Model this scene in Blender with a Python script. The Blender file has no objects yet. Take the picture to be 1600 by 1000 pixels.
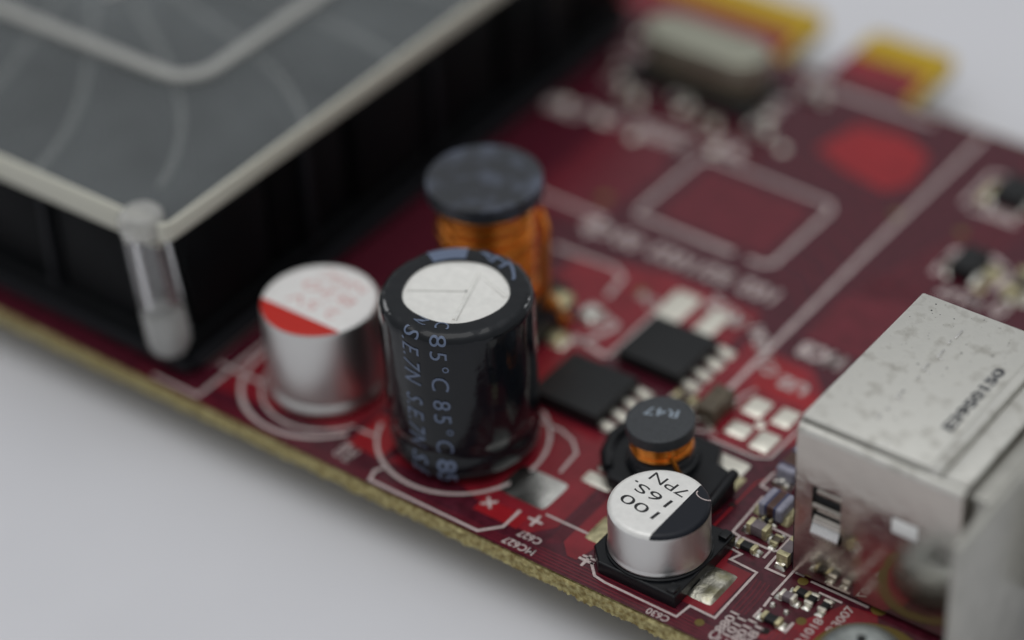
import bpy, bmesh, math, random
from mathutils import Vector, Matrix
# All lengths are millimetres: 1 Blender unit = 1 mm.  The board's near long edge
# lies along +X at Y=0, +Y runs across the board, Z is up; board top is Z=0.
random.seed(7)
PI = math.pi
sc = bpy.context.scene
col = sc.collection

# ------------------------------------------------------------------ camera
right = Vector((0.79735, 0.60227, -0.03848)); down = Vector((0, 0, 0)); fwd = Vector((0, 0, 0))
def cam_basis():
    a, b, c = [math.radians(t) for t in (-38.45, 37.7, -3.08)]
    ca, sa, cb, sb, cc, s_ = math.cos(a), math.sin(a), math.cos(b), math.sin(b), math.cos(c), math.sin(c)
    Mx = Matrix(((1, 0, 0), (0, -sb, -cb), (0, cb, -sb)))
    Z = Matrix(((cc, -s_, 0), (s_, cc, 0), (0, 0, 1)))
    U = Matrix(((ca, -sa, 0), (sa, ca, 0), (0, 0, 1)))
    return Z @ Mx @ U
Bm = cam_basis()
right, down, fwd = Bm[0].copy(), Bm[1].copy(), Bm[2].copy()
cd = bpy.data.cameras.new('camera'); cam = bpy.data.objects.new('camera', cd); col.objects.link(cam)
cd.sensor_width = 36; cd.lens = 94.5; cd.clip_start = 1; cd.clip_end = 20000
R3 = Matrix((right, -down, -fwd)).transposed()
cam.matrix_world = Matrix.Translation((67.99, -94.63, 111.86)) @ R3.to_4x4()
cd.dof.use_dof = True; cd.dof.focus_distance = 162.0
cd.dof.aperture_fstop = 0.0945 / 8.8      # an 8 mm wide lens opening at this scale
sc.camera = cam

# ------------------------------------------------------------------ world and lamps
sc.view_settings.view_transform = 'Standard'; sc.view_settings.look = 'None'
sc.view_settings.gamma = 1; sc.view_settings.exposure = 0.08
w = bpy.data.worlds.new('World'); sc.world = w; w.use_nodes = True
wb = w.node_tree.nodes['Background']
wb.inputs[1].default_value = 1.0
_t = w.node_tree; _g = _t.nodes.new('ShaderNodeTexCoord'); _s = _t.nodes.new('ShaderNodeSeparateXYZ'); _r = _t.nodes.new('ShaderNodeValToRGB')
_t.links.new(_g.outputs['Generated'], _s.inputs[0]); _t.links.new(_s.outputs['Z'], _r.inputs[0]); _t.links.new(_r.outputs[0], wb.inputs[0])
# a room: mid grey walls up to a pale ceiling
_r.color_ramp.elements[0].position = 0.0; _r.color_ramp.elements[0].color = (0.30, 0.31, 0.32, 1)
_r.color_ramp.elements[1].position = 1.0; _r.color_ramp.elements[1].color = (0.95, 0.97, 1.0, 1)
_e = _r.color_ramp.elements.new(.45); _e.color = (0.33, 0.335, 0.34, 1)
_e2 = _r.color_ramp.elements.new(.7); _e2.color = (0.44, 0.45, 0.46, 1)
def area(name, loc, sx, sy, power, color):
    d = bpy.data.lights.new(name, 'AREA'); d.shape = 'RECTANGLE'; d.size = sx; d.size_y = sy
    d.energy = power; d.color = color
    o = bpy.data.objects.new(name, d); col.objects.link(o); o.location = loc
    o.rotation_euler = (Vector((-12, 15, 0)) - Vector(loc)).to_track_quat('-Z', 'Y').to_euler()
    return o
area('ceiling_lamp', (-50, -70, 520), 420, 420, 500000, (1.0, 0.99, 0.96))
area('window_lamp', (170, 560, 200), 60, 60, 110000, (0.95, 0.97, 1.0))
area('window_lamp', (-520, 60, 230), 130, 150, 230000, (0.97, 0.98, 1.0))

# ------------------------------------------------------------------ materials
def srgb(r, g, b):
    f = lambda c: (c / 255 / 12.92) if c / 255 <= .04045 else ((c / 255 + .055) / 1.055) ** 2.4
    return (f(r), f(g), f(b), 1)
def mat(name, color, rough=.5, metal=0.0, nscale=0, namp=0.0, bump=0.0, bscale=5, spec=.5, color2=None,
        coat=0.0, rvar=0.0, detail=4, c2thr=(.4, .65), trans=0, ior=1.45, alpha=1):
    m = bpy.data.materials.new(name); m.use_nodes = True
    nt = m.node_tree; b = nt.nodes['Principled BSDF']
    b.inputs['Base Color'].default_value = color; b.inputs['Roughness'].default_value = rough
    b.inputs['Metallic'].default_value = metal; b.inputs['Specular IOR Level'].default_value = spec
    b.inputs['Coat Weight'].default_value = coat; b.inputs['Coat Roughness'].default_value = .12
    b.inputs['Transmission Weight'].default_value = trans; b.inputs['IOR'].default_value = ior
    b.inputs['Alpha'].default_value = alpha
    tc = nt.nodes.new('ShaderNodeTexCoord')
    if nscale:
        n = nt.nodes.new('ShaderNodeTexNoise'); n.inputs['Scale'].default_value = nscale
        n.inputs['Detail'].default_value = detail
        nt.links.new(tc.outputs['Object'], n.inputs['Vector'])
        if color2 is not None:
            r = nt.nodes.new('ShaderNodeValToRGB'); r.color_ramp.elements[0].position = c2thr[0]
            r.color_ramp.elements[1].position = c2thr[1]
            r.color_ramp.elements[0].color = color; r.color_ramp.elements[1].color = color2
            nt.links.new(n.outputs['Fac'], r.inputs['Fac']); nt.links.new(r.outputs['Color'], b.inputs['Base Color'])
        elif namp:
            r = nt.nodes.new('ShaderNodeValToRGB')
            r.color_ramp.elements[0].position = .3; r.color_ramp.elements[1].position = .7
            r.color_ramp.elements[0].color = [max(0, c * (1 - namp)) for c in color[:3]] + [1]
            r.color_ramp.elements[1].color = [min(1, c * (1 + namp)) for c in color[:3]] + [1]
            nt.links.new(n.outputs['Fac'], r.inputs['Fac']); nt.links.new(r.outputs['Color'], b.inputs['Base Color'])
        if rvar:
            mr = nt.nodes.new('ShaderNodeMapRange'); mr.inputs['From Min'].default_value = .3
            mr.inputs['From Max'].default_value = .7; mr.inputs['To Min'].default_value = max(.02, rough - rvar)
            mr.inputs['To Max'].default_value = rough + rvar
            nt.links.new(n.outputs['Fac'], mr.inputs['Value']); nt.links.new(mr.outputs['Result'], b.inputs['Roughness'])
    if bump:
        n2 = nt.nodes.new('ShaderNodeTexNoise'); n2.inputs['Scale'].default_value = bscale; n2.inputs['Detail'].default_value = 5
        bp = nt.nodes.new('ShaderNodeBump'); bp.inputs['Strength'].default_value = 1; bp.inputs['Distance'].default_value = bump
        nt.links.new(tc.outputs['Object'], n2.inputs['Vector'])
        nt.links.new(n2.outputs['Fac'], bp.inputs['Height']); nt.links.new(bp.outputs['Normal'], b.inputs['Normal'])
    return m
M = {}
M['table'] = mat('table_paint', (0.66, 0.66, 0.69, 1), .6, nscale=.035, namp=.035, bump=.02, bscale=.6, detail=6)
M['mask_dark'] = mat('solder_mask_dark', (0.070, 0.009, 0.018, 1), .24, nscale=1.6, namp=.35, bump=.006, bscale=2.2)
M['mask_red'] = mat('solder_mask_over_copper', (0.215, 0.013, 0.022, 1), .26, nscale=.5, namp=.22, bump=.008, bscale=1.6)
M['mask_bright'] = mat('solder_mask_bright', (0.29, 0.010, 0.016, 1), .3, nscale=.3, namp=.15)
M['trace'] = mat('trace_under_mask', (0.125, 0.012, 0.022, 1), .26, nscale=.8, namp=.2)
M['fr4'] = mat('fibreglass_edge', (0.20, 0.145, 0.045, 1), .7, nscale=2.4, color2=(0.50, 0.44, 0.21, 1), bump=.06, bscale=6, detail=8, c2thr=(.36, .66))
M['silk'] = mat('white_ink', (0.56, 0.47, 0.455, 1), .6, nscale=6, namp=.16)
M['solder'] = mat('solder', (0.74, 0.72, 0.66, 1), .27, 1, nscale=1.2, namp=.22, bump=.10, bscale=1.4, rvar=.12)
M['pad_tin'] = mat('tinned_pad', (0.84, 0.81, 0.71, 1), .28, .6, nscale=1.2, namp=.12, bump=.03, bscale=2)
M['old_solder'] = mat('old_solder', (0.55, 0.53, 0.45, 1), .33, .9, nscale=1.0, color2=(0.33, 0.31, 0.18, 1), c2thr=(.45, .7), bump=.10, bscale=1.5)
M['flat_tin'] = mat('flat_tinned_pad', (0.80, 0.79, 0.74, 1), .2, 1, nscale=1.2, namp=.12, bump=.012, bscale=1.2)
M['flux'] = mat('flux_stained_tin', (0.55, 0.50, 0.30, 1), .4, .6, nscale=2, namp=.35, bump=.05, bscale=3)
M['gold'] = mat('gold_plating', (0.60, 0.40, 0.02, 1), .45, .5, nscale=.8, namp=.08)
M['hole'] = mat('drilled_hole', (0.012, 0.007, 0.006, 1), .8)
M['olive'] = mat('via_ring', (0.13, 0.09, 0.015, 1), .5)
M['epoxy'] = mat('black_epoxy', (0.013, 0.014, 0.015, 1), .5, spec=.35, nscale=9, namp=.2, bump=.012, bscale=14)
M['plastic'] = mat('black_plastic', (0.006, 0.007, 0.009, 1), .3, spec=.35, nscale=3, namp=.2, bump=.01, bscale=6)
M['ferrite'] = mat('grey_ferrite', (0.040, 0.044, 0.049, 1), .42, nscale=9, namp=.3, bump=.02, bscale=12)
M['ferrite2'] = mat('worn_ferrite', (0.026, 0.029, 0.035, 1), .4, nscale=.7, color2=(0.085, 0.10, 0.14, 1), bump=.05, bscale=1.2, c2thr=(.48, .78))
M['copper'] = mat('enamelled_copper', (0.82, 0.27, 0.025, 1), .25, .85, nscale=1.5, namp=.2, coat=.5)
M['sleeve'] = mat('shrink_sleeve', (0.006, 0.0075, 0.010, 1), .10, nscale=.5, namp=.1, bump=.035, bscale=.9, spec=.42)
M['sleeve_ink'] = mat('slate_blue_ink', (0.12, 0.155, 0.235, 1), .35)
M['vent'] = mat('bare_vent_top', (0.84, 0.83, 0.79, 1), .42, .25, nscale=2.5, namp=.05, bump=.012, bscale=9)
M['ink_black'] = mat('black_ink', (0.012, 0.012, 0.014, 1), .4)
M['ink_red'] = mat('faded_red_ink', (0.64, 0.38, 0.36, 1), .5)
M['ink_grey'] = mat('pale_laser_mark', (0.30, 0.36, 0.42, 1), .5)
M['alu'] = mat('brushed_aluminium', (0.72, 0.71, 0.69, 1), .28, 1, bump=.01, bscale=5, nscale=3, rvar=.05)
M['steel_top'] = mat('worn_tin_shell', (0.63, 0.62, 0.575, 1), .46, .5, nscale=.9, color2=(0.40, 0.385, 0.345, 1), c2thr=(.52, .74), bump=.02, bscale=7, rvar=.08, detail=10)
M['steel_face'] = mat('polished_tin_face', (0.58, 0.53, 0.48, 1), .19, 1, nscale=.45, namp=.10, bump=.03, bscale=.8, rvar=.08)
M['bracket'] = mat('bracket_steel', (0.44, 0.43, 0.39, 1), .3, .7, nscale=.6, namp=.08)
M['dark'] = mat('dark_cavity', (0.012, 0.012, 0.012, 1), .7)
M['screw'] = mat('zinc_screw', (0.36, 0.40, 0.40, 1), .35, .85, nscale=2, namp=.15)
M['heatsink'] = mat('black_anodised', (0.0028, 0.0034, 0.0042, 1), .5, nscale=.5, namp=.2, spec=.12)
M['heatsink_rib'] = mat('dark_rib', (0.011, 0.012, 0.015, 1), .5, spec=.25)
M['fan'] = mat('smoky_blade', (0.20, 0.22, 0.23, 1), .35)
M['blade_rim'] = mat('blade_edge', (0.62, 0.63, 0.60, 1), .35)
M['acrylic'] = mat('smoky_acrylic_sheet', (0.165, 0.18, 0.185, 1), .2, nscale=.12, namp=.2, alpha=.42, bump=.05, bscale=.25, spec=.5)
M['acrylic_edge'] = mat('frosted_acrylic_edge', (0.55, 0.54, 0.46, 1), .42)
M['acrylic_ridge'] = mat('raised_acrylic_ridge', (0.36, 0.36, 0.34, 1), .35)
M['glass'] = mat('clear_acrylic', (0.98, 0.98, 0.98, 1), .06, trans=.96, ior=1.49)
M['glass_foot'] = mat('milky_acrylic', (0.90, 0.90, 0.87, 1), .22, trans=.45, ior=1.4)
M['chip_mauve'] = mat('ceramic_mauve', (0.17, 0.14, 0.15, 1), .4, nscale=3, namp=.15)
M['chip_brown'] = mat('ceramic_brown', (0.095, 0.075, 0.05, 1), .4, nscale=2, namp=.25)
M['bead_brown'] = mat('ferrite_bead_brown', (0.075, 0.035, 0.025, 1), .3, nscale=3, namp=.3)
M['bead_cap'] = mat('lavender_glaze', (0.28, 0.28, 0.35, 1), .25, nscale=3, namp=.15)
M['bead_blue'] = mat('blue_glaze_edge', (0.05, 0.06, 0.13, 1), .25)
M['crystal'] = mat('crystal_can', (0.42, 0.42, 0.34, 1), .42, .8, nscale=.5, namp=.08)
M['copper_lead'] = M['copper']

def masked_can(name, axis, sign, thr, zmin, ink, top_c, side_rough):
    """aluminium can: painted top, and a coloured segment printed on one side of the top"""
    m = mat(name, (0.70, 0.69, 0.67, 1), side_rough, 1, bump=.008, bscale=6)
    nt = m.node_tree; b = nt.nodes['Principled BSDF']; L = nt.links
    tc = nt.nodes.new('ShaderNodeTexCoord'); sp = nt.nodes.new('ShaderNodeSeparateXYZ'); L.new(tc.outputs['Object'], sp.inputs[0])
    def cmp(sock, t, s=1):
        n = nt.nodes.new('ShaderNodeMath'); n.operation = 'GREATER_THAN' if s > 0 else 'LESS_THAN'
        L.new(sock, n.inputs[0]); n.inputs[1].default_value = t; return n.outputs[0]
    topm = cmp(sp.outputs['Z'], zmin)
    seg = nt.nodes.new('ShaderNodeMath'); seg.operation = 'MULTIPLY'
    L.new(topm, seg.inputs[0]); L.new(cmp(sp.outputs[axis], thr, sign), seg.inputs[1])
    n = nt.nodes.new('ShaderNodeTexNoise'); n.inputs['Scale'].default_value = 2.2; n.inputs['Detail'].default_value = 6
    L.new(tc.outputs['Object'], n.inputs['Vector'])
    rm = nt.nodes.new('ShaderNodeValToRGB'); rm.color_ramp.elements[0].position = .3; rm.color_ramp.elements[1].position = .7
    rm.color_ramp.elements[0].color = [c * .9 for c in top_c[:3]] + [1]; rm.color_ramp.elements[1].color = top_c
    L.new(n.outputs['Fac'], rm.inputs['Fac'])
    def mix(f, a, bb):
        k = nt.nodes.new('ShaderNodeMix'); k.data_type = 'RGBA'; L.new(f, k.inputs[0])
        for v, i in ((a, 6), (bb, 7)):
            if isinstance(v, tuple): k.inputs[i].default_value = v
            else: L.new(v, k.inputs[i])
        return k.outputs[2]
    L.new(mix(seg.outputs[0], mix(topm, (0.70, 0.69, 0.67, 1), rm.outputs[0]), ink), b.inputs['Base Color'])
    mm = nt.nodes.new('ShaderNodeMath'); mm.operation = 'MULTIPLY_ADD'; L.new(topm, mm.inputs[0])
    mm.inputs[1].default_value = -.78; mm.inputs[2].default_value = 1.0
    m2 = nt.nodes.new('ShaderNodeMath'); m2.operation = 'MULTIPLY_ADD'; m2.use_clamp = True
    L.new(seg.outputs[0], m2.inputs[0]); m2.inputs[1].default_value = -1; L.new(mm.outputs[0], m2.inputs[2])
    L.new(m2.outputs[0], b.inputs['Metallic']); b.inputs['Specular IOR Level'].default_value = .3
    return m

# ------------------------------------------------------------------ mesh helpers
def link(name, me, m=None, parent=None, loc=(0, 0, 0), rz=0, smooth=False, label=None):
    o = bpy.data.objects.new(name, me); col.objects.link(o)
    if m is not None and not me.materials: me.materials.append(m)
    o.location = loc; o.rotation_euler = (0, 0, rz)
    if parent is not None: o.parent = parent
    if smooth:
        for p in me.polygons: p.use_smooth = True
        if hasattr(me, 'set_sharp_from_angle'): me.set_sharp_from_angle(angle=math.radians(42))
    if label: o['label'] = label
    return o
def mesh(name, v, f):
    me = bpy.data.meshes.new(name); me.from_pydata([tuple(p) for p in v], [], f); me.update(); return me
def box_me(x0, x1, y0, y1, z0, z1, bev=0.0, seg=2):
    bm = bmesh.new()
    r = bmesh.ops.create_cube(bm, size=1)
    for v in bm.verts:
        v.co = Vector(((x0 + x1) / 2 + v.co.x * (x1 - x0), (y0 + y1) / 2 + v.co.y * (y1 - y0), (z0 + z1) / 2 + v.co.z * (z1 - z0)))
    if bev: bmesh.ops.bevel(bm, geom=list(bm.edges), offset=bev, segments=seg, profile=.5, affect='EDGES')
    me = bpy.data.meshes.new('m'); bm.to_mesh(me); bm.free(); return me
def box(name, x0, x1, y0, y1, z0, z1, m, parent=None, bev=0.0, label=None, seg=2):
    return link(name, box_me(x0, x1, y0, y1, z0, z1, bev, seg), m, parent, smooth=bev > 0, label=label)
def prism_me(pts, z0, z1, bev=0.0):
    bm = bmesh.new()
    lo = [bm.verts.new((x, y, z0)) for x, y in pts]; hi = [bm.verts.new((x, y, z1)) for x, y in pts]
    n = len(pts); bm.faces.new(lo[::-1]); top = bm.faces.new(hi)
    for i in range(n): bm.faces.new((lo[i], lo[(i + 1) % n], hi[(i + 1) % n], hi[i]))
    bmesh.ops.recalc_face_normals(bm, faces=bm.faces)
    if bev: bmesh.ops.bevel(bm, geom=list(top.edges), offset=bev, segments=2, profile=.5, affect='EDGES')
    bmesh.ops.triangulate(bm, faces=[f for f in bm.faces if len(f.verts) > 4])
    me = bpy.data.meshes.new('m'); bm.to_mesh(me); bm.free(); return me
def prism(name, pts, z0, z1, m, parent=None, bev=0.0, label=None):
    return link(name, prism_me(pts, z0, z1, bev), m, parent, smooth=False, label=label)
def lathe_me(prof, n=64, x=0, y=0):
    v = []; f = []; rings = []
    for r, z in prof:
        if r < 1e-6: rings.append([len(v)]); v.append((x, y, z))
        else:
            rings.append(list(range(len(v), len(v) + n)))
            v += [(x + r * math.cos(2 * PI * i / n), y + r * math.sin(2 * PI * i / n), z) for i in range(n)]
    for a, b in zip(rings, rings[1:]):
        for i in range(n):
            j = (i + 1) % n
            if len(a) == 1: f.append((a[0], b[j], b[i]))
            elif len(b) == 1: f.append((a[i], a[j], b[0]))
            else: f.append((a[i], a[j], b[j], b[i]))
    me = mesh('m', v, f)
    bm = bmesh.new(); bm.from_mesh(me); bmesh.ops.recalc_face_normals(bm, faces=bm.faces); bm.to_mesh(me); bm.free()
    return me
def arc(cx, cz, r, a0, a1, n=6):
    return [(cx + r * math.cos(math.radians(a0 + (a1 - a0) * i / n)), cz + r * math.sin(math.radians(a0 + (a1 - a0) * i / n))) for i in range(n + 1)]
def ribbon_me(pts, wd, z0, z1, closed=False):
    P = [Vector(p) for p in pts]; n = len(P); Lf = []; Rt = []
    for i in range(n):
        if closed: a, b = P[i - 1], P[(i + 1) % n]; d1 = (P[i] - a).normalized(); d2 = (b - P[i]).normalized()
        else:
            d1 = (P[i] - P[i - 1]).normalized() if i else (P[1] - P[0]).normalized()
            d2 = (P[i + 1] - P[i]).normalized() if i < n - 1 else d1
        t = (d1 + d2)
        t = t.normalized() if t.length > 1e-4 else d1
        nn = Vector((-t.y, t.x)); k = max(.45, abs(nn.dot(Vector((-d1.y, d1.x)))))
        wj = wd * (1 + .10 * math.sin(i * 5.3 + P[i].x * 3)) / 2 / k
        Lf.append(P[i] + nn * wj); Rt.append(P[i] - nn * wj)
    v = [(p.x, p.y, z0) for p in Lf] + [(p.x, p.y, z0) for p in Rt] + [(p.x, p.y, z1) for p in Lf] + [(p.x, p.y, z1) for p in Rt]
    f = []
    for i in range(n if closed else n - 1):
        j = (i + 1) % n
        f += [(2 * n + i, 3 * n + i, 3 * n + j, 2 * n + j), (i, j, n + j, n + i), (i, 2 * n + i, 2 * n + j, j), (n + i, n + j, 3 * n + j, 3 * n + i)]
    if not closed:
        f += [(0, n, 3 * n, 2 * n), (n - 1, 3 * n - 1, 4 * n - 1, 2 * n - 1)]
    me = mesh('m', v, f)
    bm = bmesh.new(); bm.from_mesh(me); bmesh.ops.recalc_face_normals(bm, faces=bm.faces); bm.to_mesh(me); bm.free()
    return me
def densify(pts, step=.5, closed=False):
    out = []; n = len(pts)
    for i in range(n if closed else n - 1):
        a = Vector(pts[i]); b = Vector(pts[(i + 1) % n]); k = max(1, int((b - a).length / step))
        out += [tuple(a.lerp(b, t / k)) for t in range(k)]
    if not closed: out.append(tuple(pts[-1]))
    return out
def text_me(s, wid=None, hgt=None, ext=.01, spacing=1.0, bold=0.0, shear=0.0):
    c = bpy.data.curves.new('t', 'FONT'); c.body = s; c.size = 1; c.extrude = 0; c.space_character = spacing
    c.offset = bold; c.shear = shear; c.resolution_u = 4
    o = bpy.data.objects.new('t', c); col.objects.link(o)
    dg = bpy.context.evaluated_depsgraph_get(); me = bpy.data.meshes.new_from_object(o.evaluated_get(dg))
    bpy.data.objects.remove(o); me.materials.clear()
    xs = [v.co.x for v in me.vertices]; ys = [v.co.y for v in me.vertices]
    cx, cy = (min(xs) + max(xs)) / 2, (min(ys) + max(ys)) / 2
    sx = wid / (max(xs) - min(xs)) if wid else 1; sy = hgt / (max(ys) - min(ys)) if hgt else 1
    for v in me.vertices: v.co = ((v.co.x - cx) * sx, (v.co.y - cy) * sy, 0)
    bm = bmesh.new(); bm.from_mesh(me)
    if ext:
        r = bmesh.ops.extrude_face_region(bm, geom=bm.faces[:])
        for g in r['geom']:
            if isinstance(g, bmesh.types.BMVert): g.co.z += ext
        bmesh.ops.recalc_face_normals(bm, faces=bm.faces)
    bm.to_mesh(me); bm.free()
    return me
def text(s, x, y, z, rz, wid, hgt, m, parent, name='printed_text', **k):
    return link(name, text_me(s, wid, hgt, **k), m, parent, loc=(x, y, z), rz=rz)
def wrap_text(s, prof, theta0, s0, wid, hgt, off, shear=0.0, bold=0.0, spacing=1.0):
    """text running down a turned surface: text x -> arc length along the profile, text y -> angle"""
    me = text_me(s, wid, hgt, ext=0, shear=shear, bold=bold, spacing=spacing)
    bm = bmesh.new(); bm.from_mesh(me)
    for _ in range(3):
        es = [e for e in bm.edges if e.calc_length() > .35]
        if not es: break
        bmesh.ops.subdivide_edges(bm, edges=es, cuts=1)
        bmesh.ops.triangulate(bm, faces=bm.faces)
    for v in bm.verts:
        sx = s0 + v.co.x + wid / 2
        r, z, nr, nz = prof_at(prof, sx)
        th = theta0 + v.co.y / 4.84
        rr = r + nr * off
        v.co = wobble(Vector((rr * math.cos(th), rr * math.sin(th), z + nz * off)))
    bm.to_mesh(me); bm.free(); return me
def prof_at(prof, s):
    for (r0, z0), (r1, z1) in zip(prof, prof[1:]):
        l = math.hypot(r1 - r0, z1 - z0)
        if s <= l or (r1, z1) == prof[-1]:
            t = s / l if l else 0; d = ((r1 - r0) / l, (z1 - z0) / l)
            return r0 + (r1 - r0) * t, z0 + (z1 - z0) * t, -d[1], d[0]
        s -= l
def blob_me(pts_w, pts_h, hz, seg=10, seed=0):
    """a lumpy solder pillow filling a rounded rectangle"""
    rnd = random.Random(seed); v = []; f = []; n = seg
    for j in range(n + 1):
        for i in range(n + 1):
            u = i / n * 2 - 1; q = j / n * 2 - 1
            # rounded rectangle mapping
            x = u * math.sqrt(1 - .10 * q ** 6); y = q * math.sqrt(1 - .10 * u ** 6)
            e = max(0, (1 - u ** 4) * (1 - q ** 4))
            z = hz * e ** .35 * (1 + .25 * math.sin(3.1 * u + seed) * math.cos(2.7 * q + seed * 2)) if e > 0 else 0
            v.append((x * pts_w / 2, y * pts_h / 2, z))
    for j in range(n):
        for i in range(n):
            a = j * (n + 1) + i; f.append((a, a + 1, a + n + 2, a + n + 1))
    return mesh('m', v, f)
def tube_me(path, r, n=8):
    v = []; f = []; P = [Vector(p) for p in path]
    up = Vector((0, 0, 1))
    for i, p in enumerate(P):
        d = (P[min(i + 1, len(P) - 1)] - P[max(i - 1, 0)]).normalized()
        a = d.cross(up); a = a.normalized() if a.length > .05 else Vector((1, 0, 0)); b = d.cross(a).normalized()
        v += [tuple(p + (a * math.cos(2 * PI * k / n) + b * math.sin(2 * PI * k / n)) * r) for k in range(n)]
    for i in range(len(P) - 1):
        for k in range(n):
            f.append((i * n + k, i * n + (k + 1) % n, (i + 1) * n + (k + 1) % n, (i + 1) * n + k))
    f.append(tuple(range(n))[::-1]); f.append(tuple(range((len(P) - 1) * n, len(P) * n)))
    return mesh('m', v, f)

# ------------------------------------------------------------------ table (setting)
tb = link('table_top', mesh('m', [(-2500, -2500, -4.2), (2500, -2500, -4.2), (2500, 2500, -4.2), (-2500, 2500, -4.2)], [(0, 1, 2, 3)]), M['table'])
tb['kind'] = 'structure'; tb['label'] = 'smooth pale grey table top under the graphics card'

# ------------------------------------------------------------------ the card
card = bpy.data.objects.new('graphics_card', None); col.objects.link(card)
card['label'] = 'red graphics card with capacitors, copper coils and black fan cooler on pale table'
card['category'] = 'graphics card'

# board outline with the two edge-connector tongues on the far side
XR = 18.6
outline = [(-115, 0), (XR, 0), (XR, 56.4), (-12.9, 56.4), (-12.9, 63.4), (-13.6, 64.1), (-19.6, 64.1), (-20.2, 63.4), (-20.2, 56.6), (-24.4, 56.6),
           (-24.4, 63.4), (-25.1, 64.1), (-79, 64.1), (-79.7, 63.4), (-79.7, 56.4), (-115, 56.4)]
board = link('circuit_board', prism_me([(x, max(y, .12)) for x, y in outline], -1.24, -0.02), M['fr4'], card, label='bare board edge of yellow-green glass fibre with rough sawn side')
mask = link('solder_mask', prism_me([(x, y - (.12 if y > 30 else -.12)) for x, y in outline], -0.02, 0.0), M['mask_dark'], board)

rnd = random.Random(3)
def cut_edge():
    v = []; f = []; nx = 900; nz = 7; x0, x1 = -64.0, XR
    row = [0] * (nz + 1)
    for i in range(nx + 1):
        x = x0 + (x1 - x0) * i / nx
        for j in range(nz + 1):
            row[j] = row[j] * .72 + rnd.uniform(-.045, .045)
            z = -.02 - 1.22 * j / nz
            e = .0 if j == 0 else .05 * math.sin(x * 1.7 + j) * math.sin(x * .43) + row[j] * 1.15 - .03
            if j == nz: e += .10; z += row[j] * 1.5
            v.append((x, e, z + (rnd.uniform(-.03, .03) if 0 < j < nz else 0)))
    for i in range(nx):
        for j in range(nz):
            a = i * (nz + 1) + j; f.append((a, a + 1, a + nz + 2, a + nz + 1))
    return mesh('m', v, f)
link('cut_edge', cut_edge(), M['fr4'], board)
def pour(pts, m='mask_red', z=.012): return prism('copper_pour', pts, 0, z, M[m], board)
pour([(-34.2, 1.9), (-24.2, 3.0), (-23.4, 5.5), (-23.4, 12.0), (-34.2, 12.0)])
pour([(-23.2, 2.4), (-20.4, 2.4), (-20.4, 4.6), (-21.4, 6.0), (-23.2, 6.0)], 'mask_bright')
pour([(-20.0, 2.4), (-19.2, 4.4), (-19.0, 12.2), (-7.2, 12.2), (-7.2, 3.4), (-8.4, 2.0), (-11.2, 2.2), (-14.6, 3.3)])
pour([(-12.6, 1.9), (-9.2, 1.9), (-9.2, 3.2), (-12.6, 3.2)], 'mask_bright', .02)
pour([(-6.1, 2.6), (-5.2, 1.7), (-4.5, 1.7), (-4.2, 3.0), (-4.4, 8.0), (-6.1, 7.8)])
pour([(-22.6, 12.6), (-16.4, 12.6), (-16.2, 18.0), (-14.3, 18.0), (-14.0, 24.2), (-8.2, 24.4), (-8.2, 28.6), (-16.5, 28.9), (-22.6, 27.0)])
pour([(-7.4, 25.6), (-2.2, 25.4), (-.9, 24.2), (1.2, 22.0), (1.4, 19.6), (-.1, 16.1), (-3.8, 15.6), (-7.3, 18.6)], 'mask_red')
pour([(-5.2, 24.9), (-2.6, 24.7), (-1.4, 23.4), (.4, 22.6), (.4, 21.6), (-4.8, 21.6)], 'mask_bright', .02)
pour([(8.0, 2.2), (13.2, 2.2), (14.0, 6.3), (13.0, 7.8), (11.0, 7.4), (8.9, 3.6)])
pour([(2.4, 2.3), (5.0, 2.3), (5.0, 6.6), (3.2, 6.6), (2.9, 8.0), (2.4, 8.0)])
pour([(-15.6, 47.6), (-12.6, 46.4), (-8.6, 45.6), (-7.4, 47.6), (-8.2, 51.2), (-11.0, 52.6), (-14.6, 52.0)], 'mask_bright')  # glare on the far pour, put into its colour as a brighter red
pour([(-30.0, 30.0), (-24.0, 30.6), (-23.2, 38.4), (-24.6, 42.4), (-30.2, 42.4)], 'trace')
pour([(-4.6, 28.0), (6.6, 28.0), (6.6, 33.5), (3.0, 36.0), (-4.6, 33.6)], 'trace')
pour([(-20.8, 34.4), (-11.6, 34.2), (-11.6, 40.8), (-20.8, 41.2)], 'trace')
pour([(-20.0, 57.0), (-13.1, 57.0), (-13.1, 60.6), (-20.0, 60.6)], 'mask_red')
pour([(-79, 57.0), (-24.7, 57.0), (-24.7, 60.6), (-79, 60.6)], 'mask_red')
pour([(3.2, 15.4), (6.8, 15.4), (6.8, 22.0), (1.9, 22.0), (1.9, 17.6)], 'trace')
def tr(pts, wd=.16, m='trace', z=.014):
    return link('copper_trace', ribbon_me(densify(pts, 1.5), wd, 0, z), M[m], board)
for i in range(5):
    y = .38 + i * .26
    tr([(-40, y), (-10.4 - i * .3, y), (-9.6, y), (18.0, y)] if i < 3 else [(-8.2 + i * .3, y), (-6.6, y), (12 - i, y)], .13)
for i in range(5): tr([(-6.9 + i * .16, 1.9 + i * .1), (-6.9 + i * .16, 9.0), (-6.2 + i * .16, 10.2)], .07)
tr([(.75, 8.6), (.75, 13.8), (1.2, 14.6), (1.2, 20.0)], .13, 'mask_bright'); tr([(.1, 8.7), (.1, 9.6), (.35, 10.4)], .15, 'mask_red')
for i in range(4): tr([(5.65 + i * .3, 3.4), (5.65 + i * .3, 5.4 - i * .2), (5.5 + i * .3, 6.4)], .11)
for i in range(4): tr([(8.8 + i * .35, 2.2), (8.8 + i * .35, 3.2), (9.5 + i * .35, 4.0)], .12)
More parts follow.
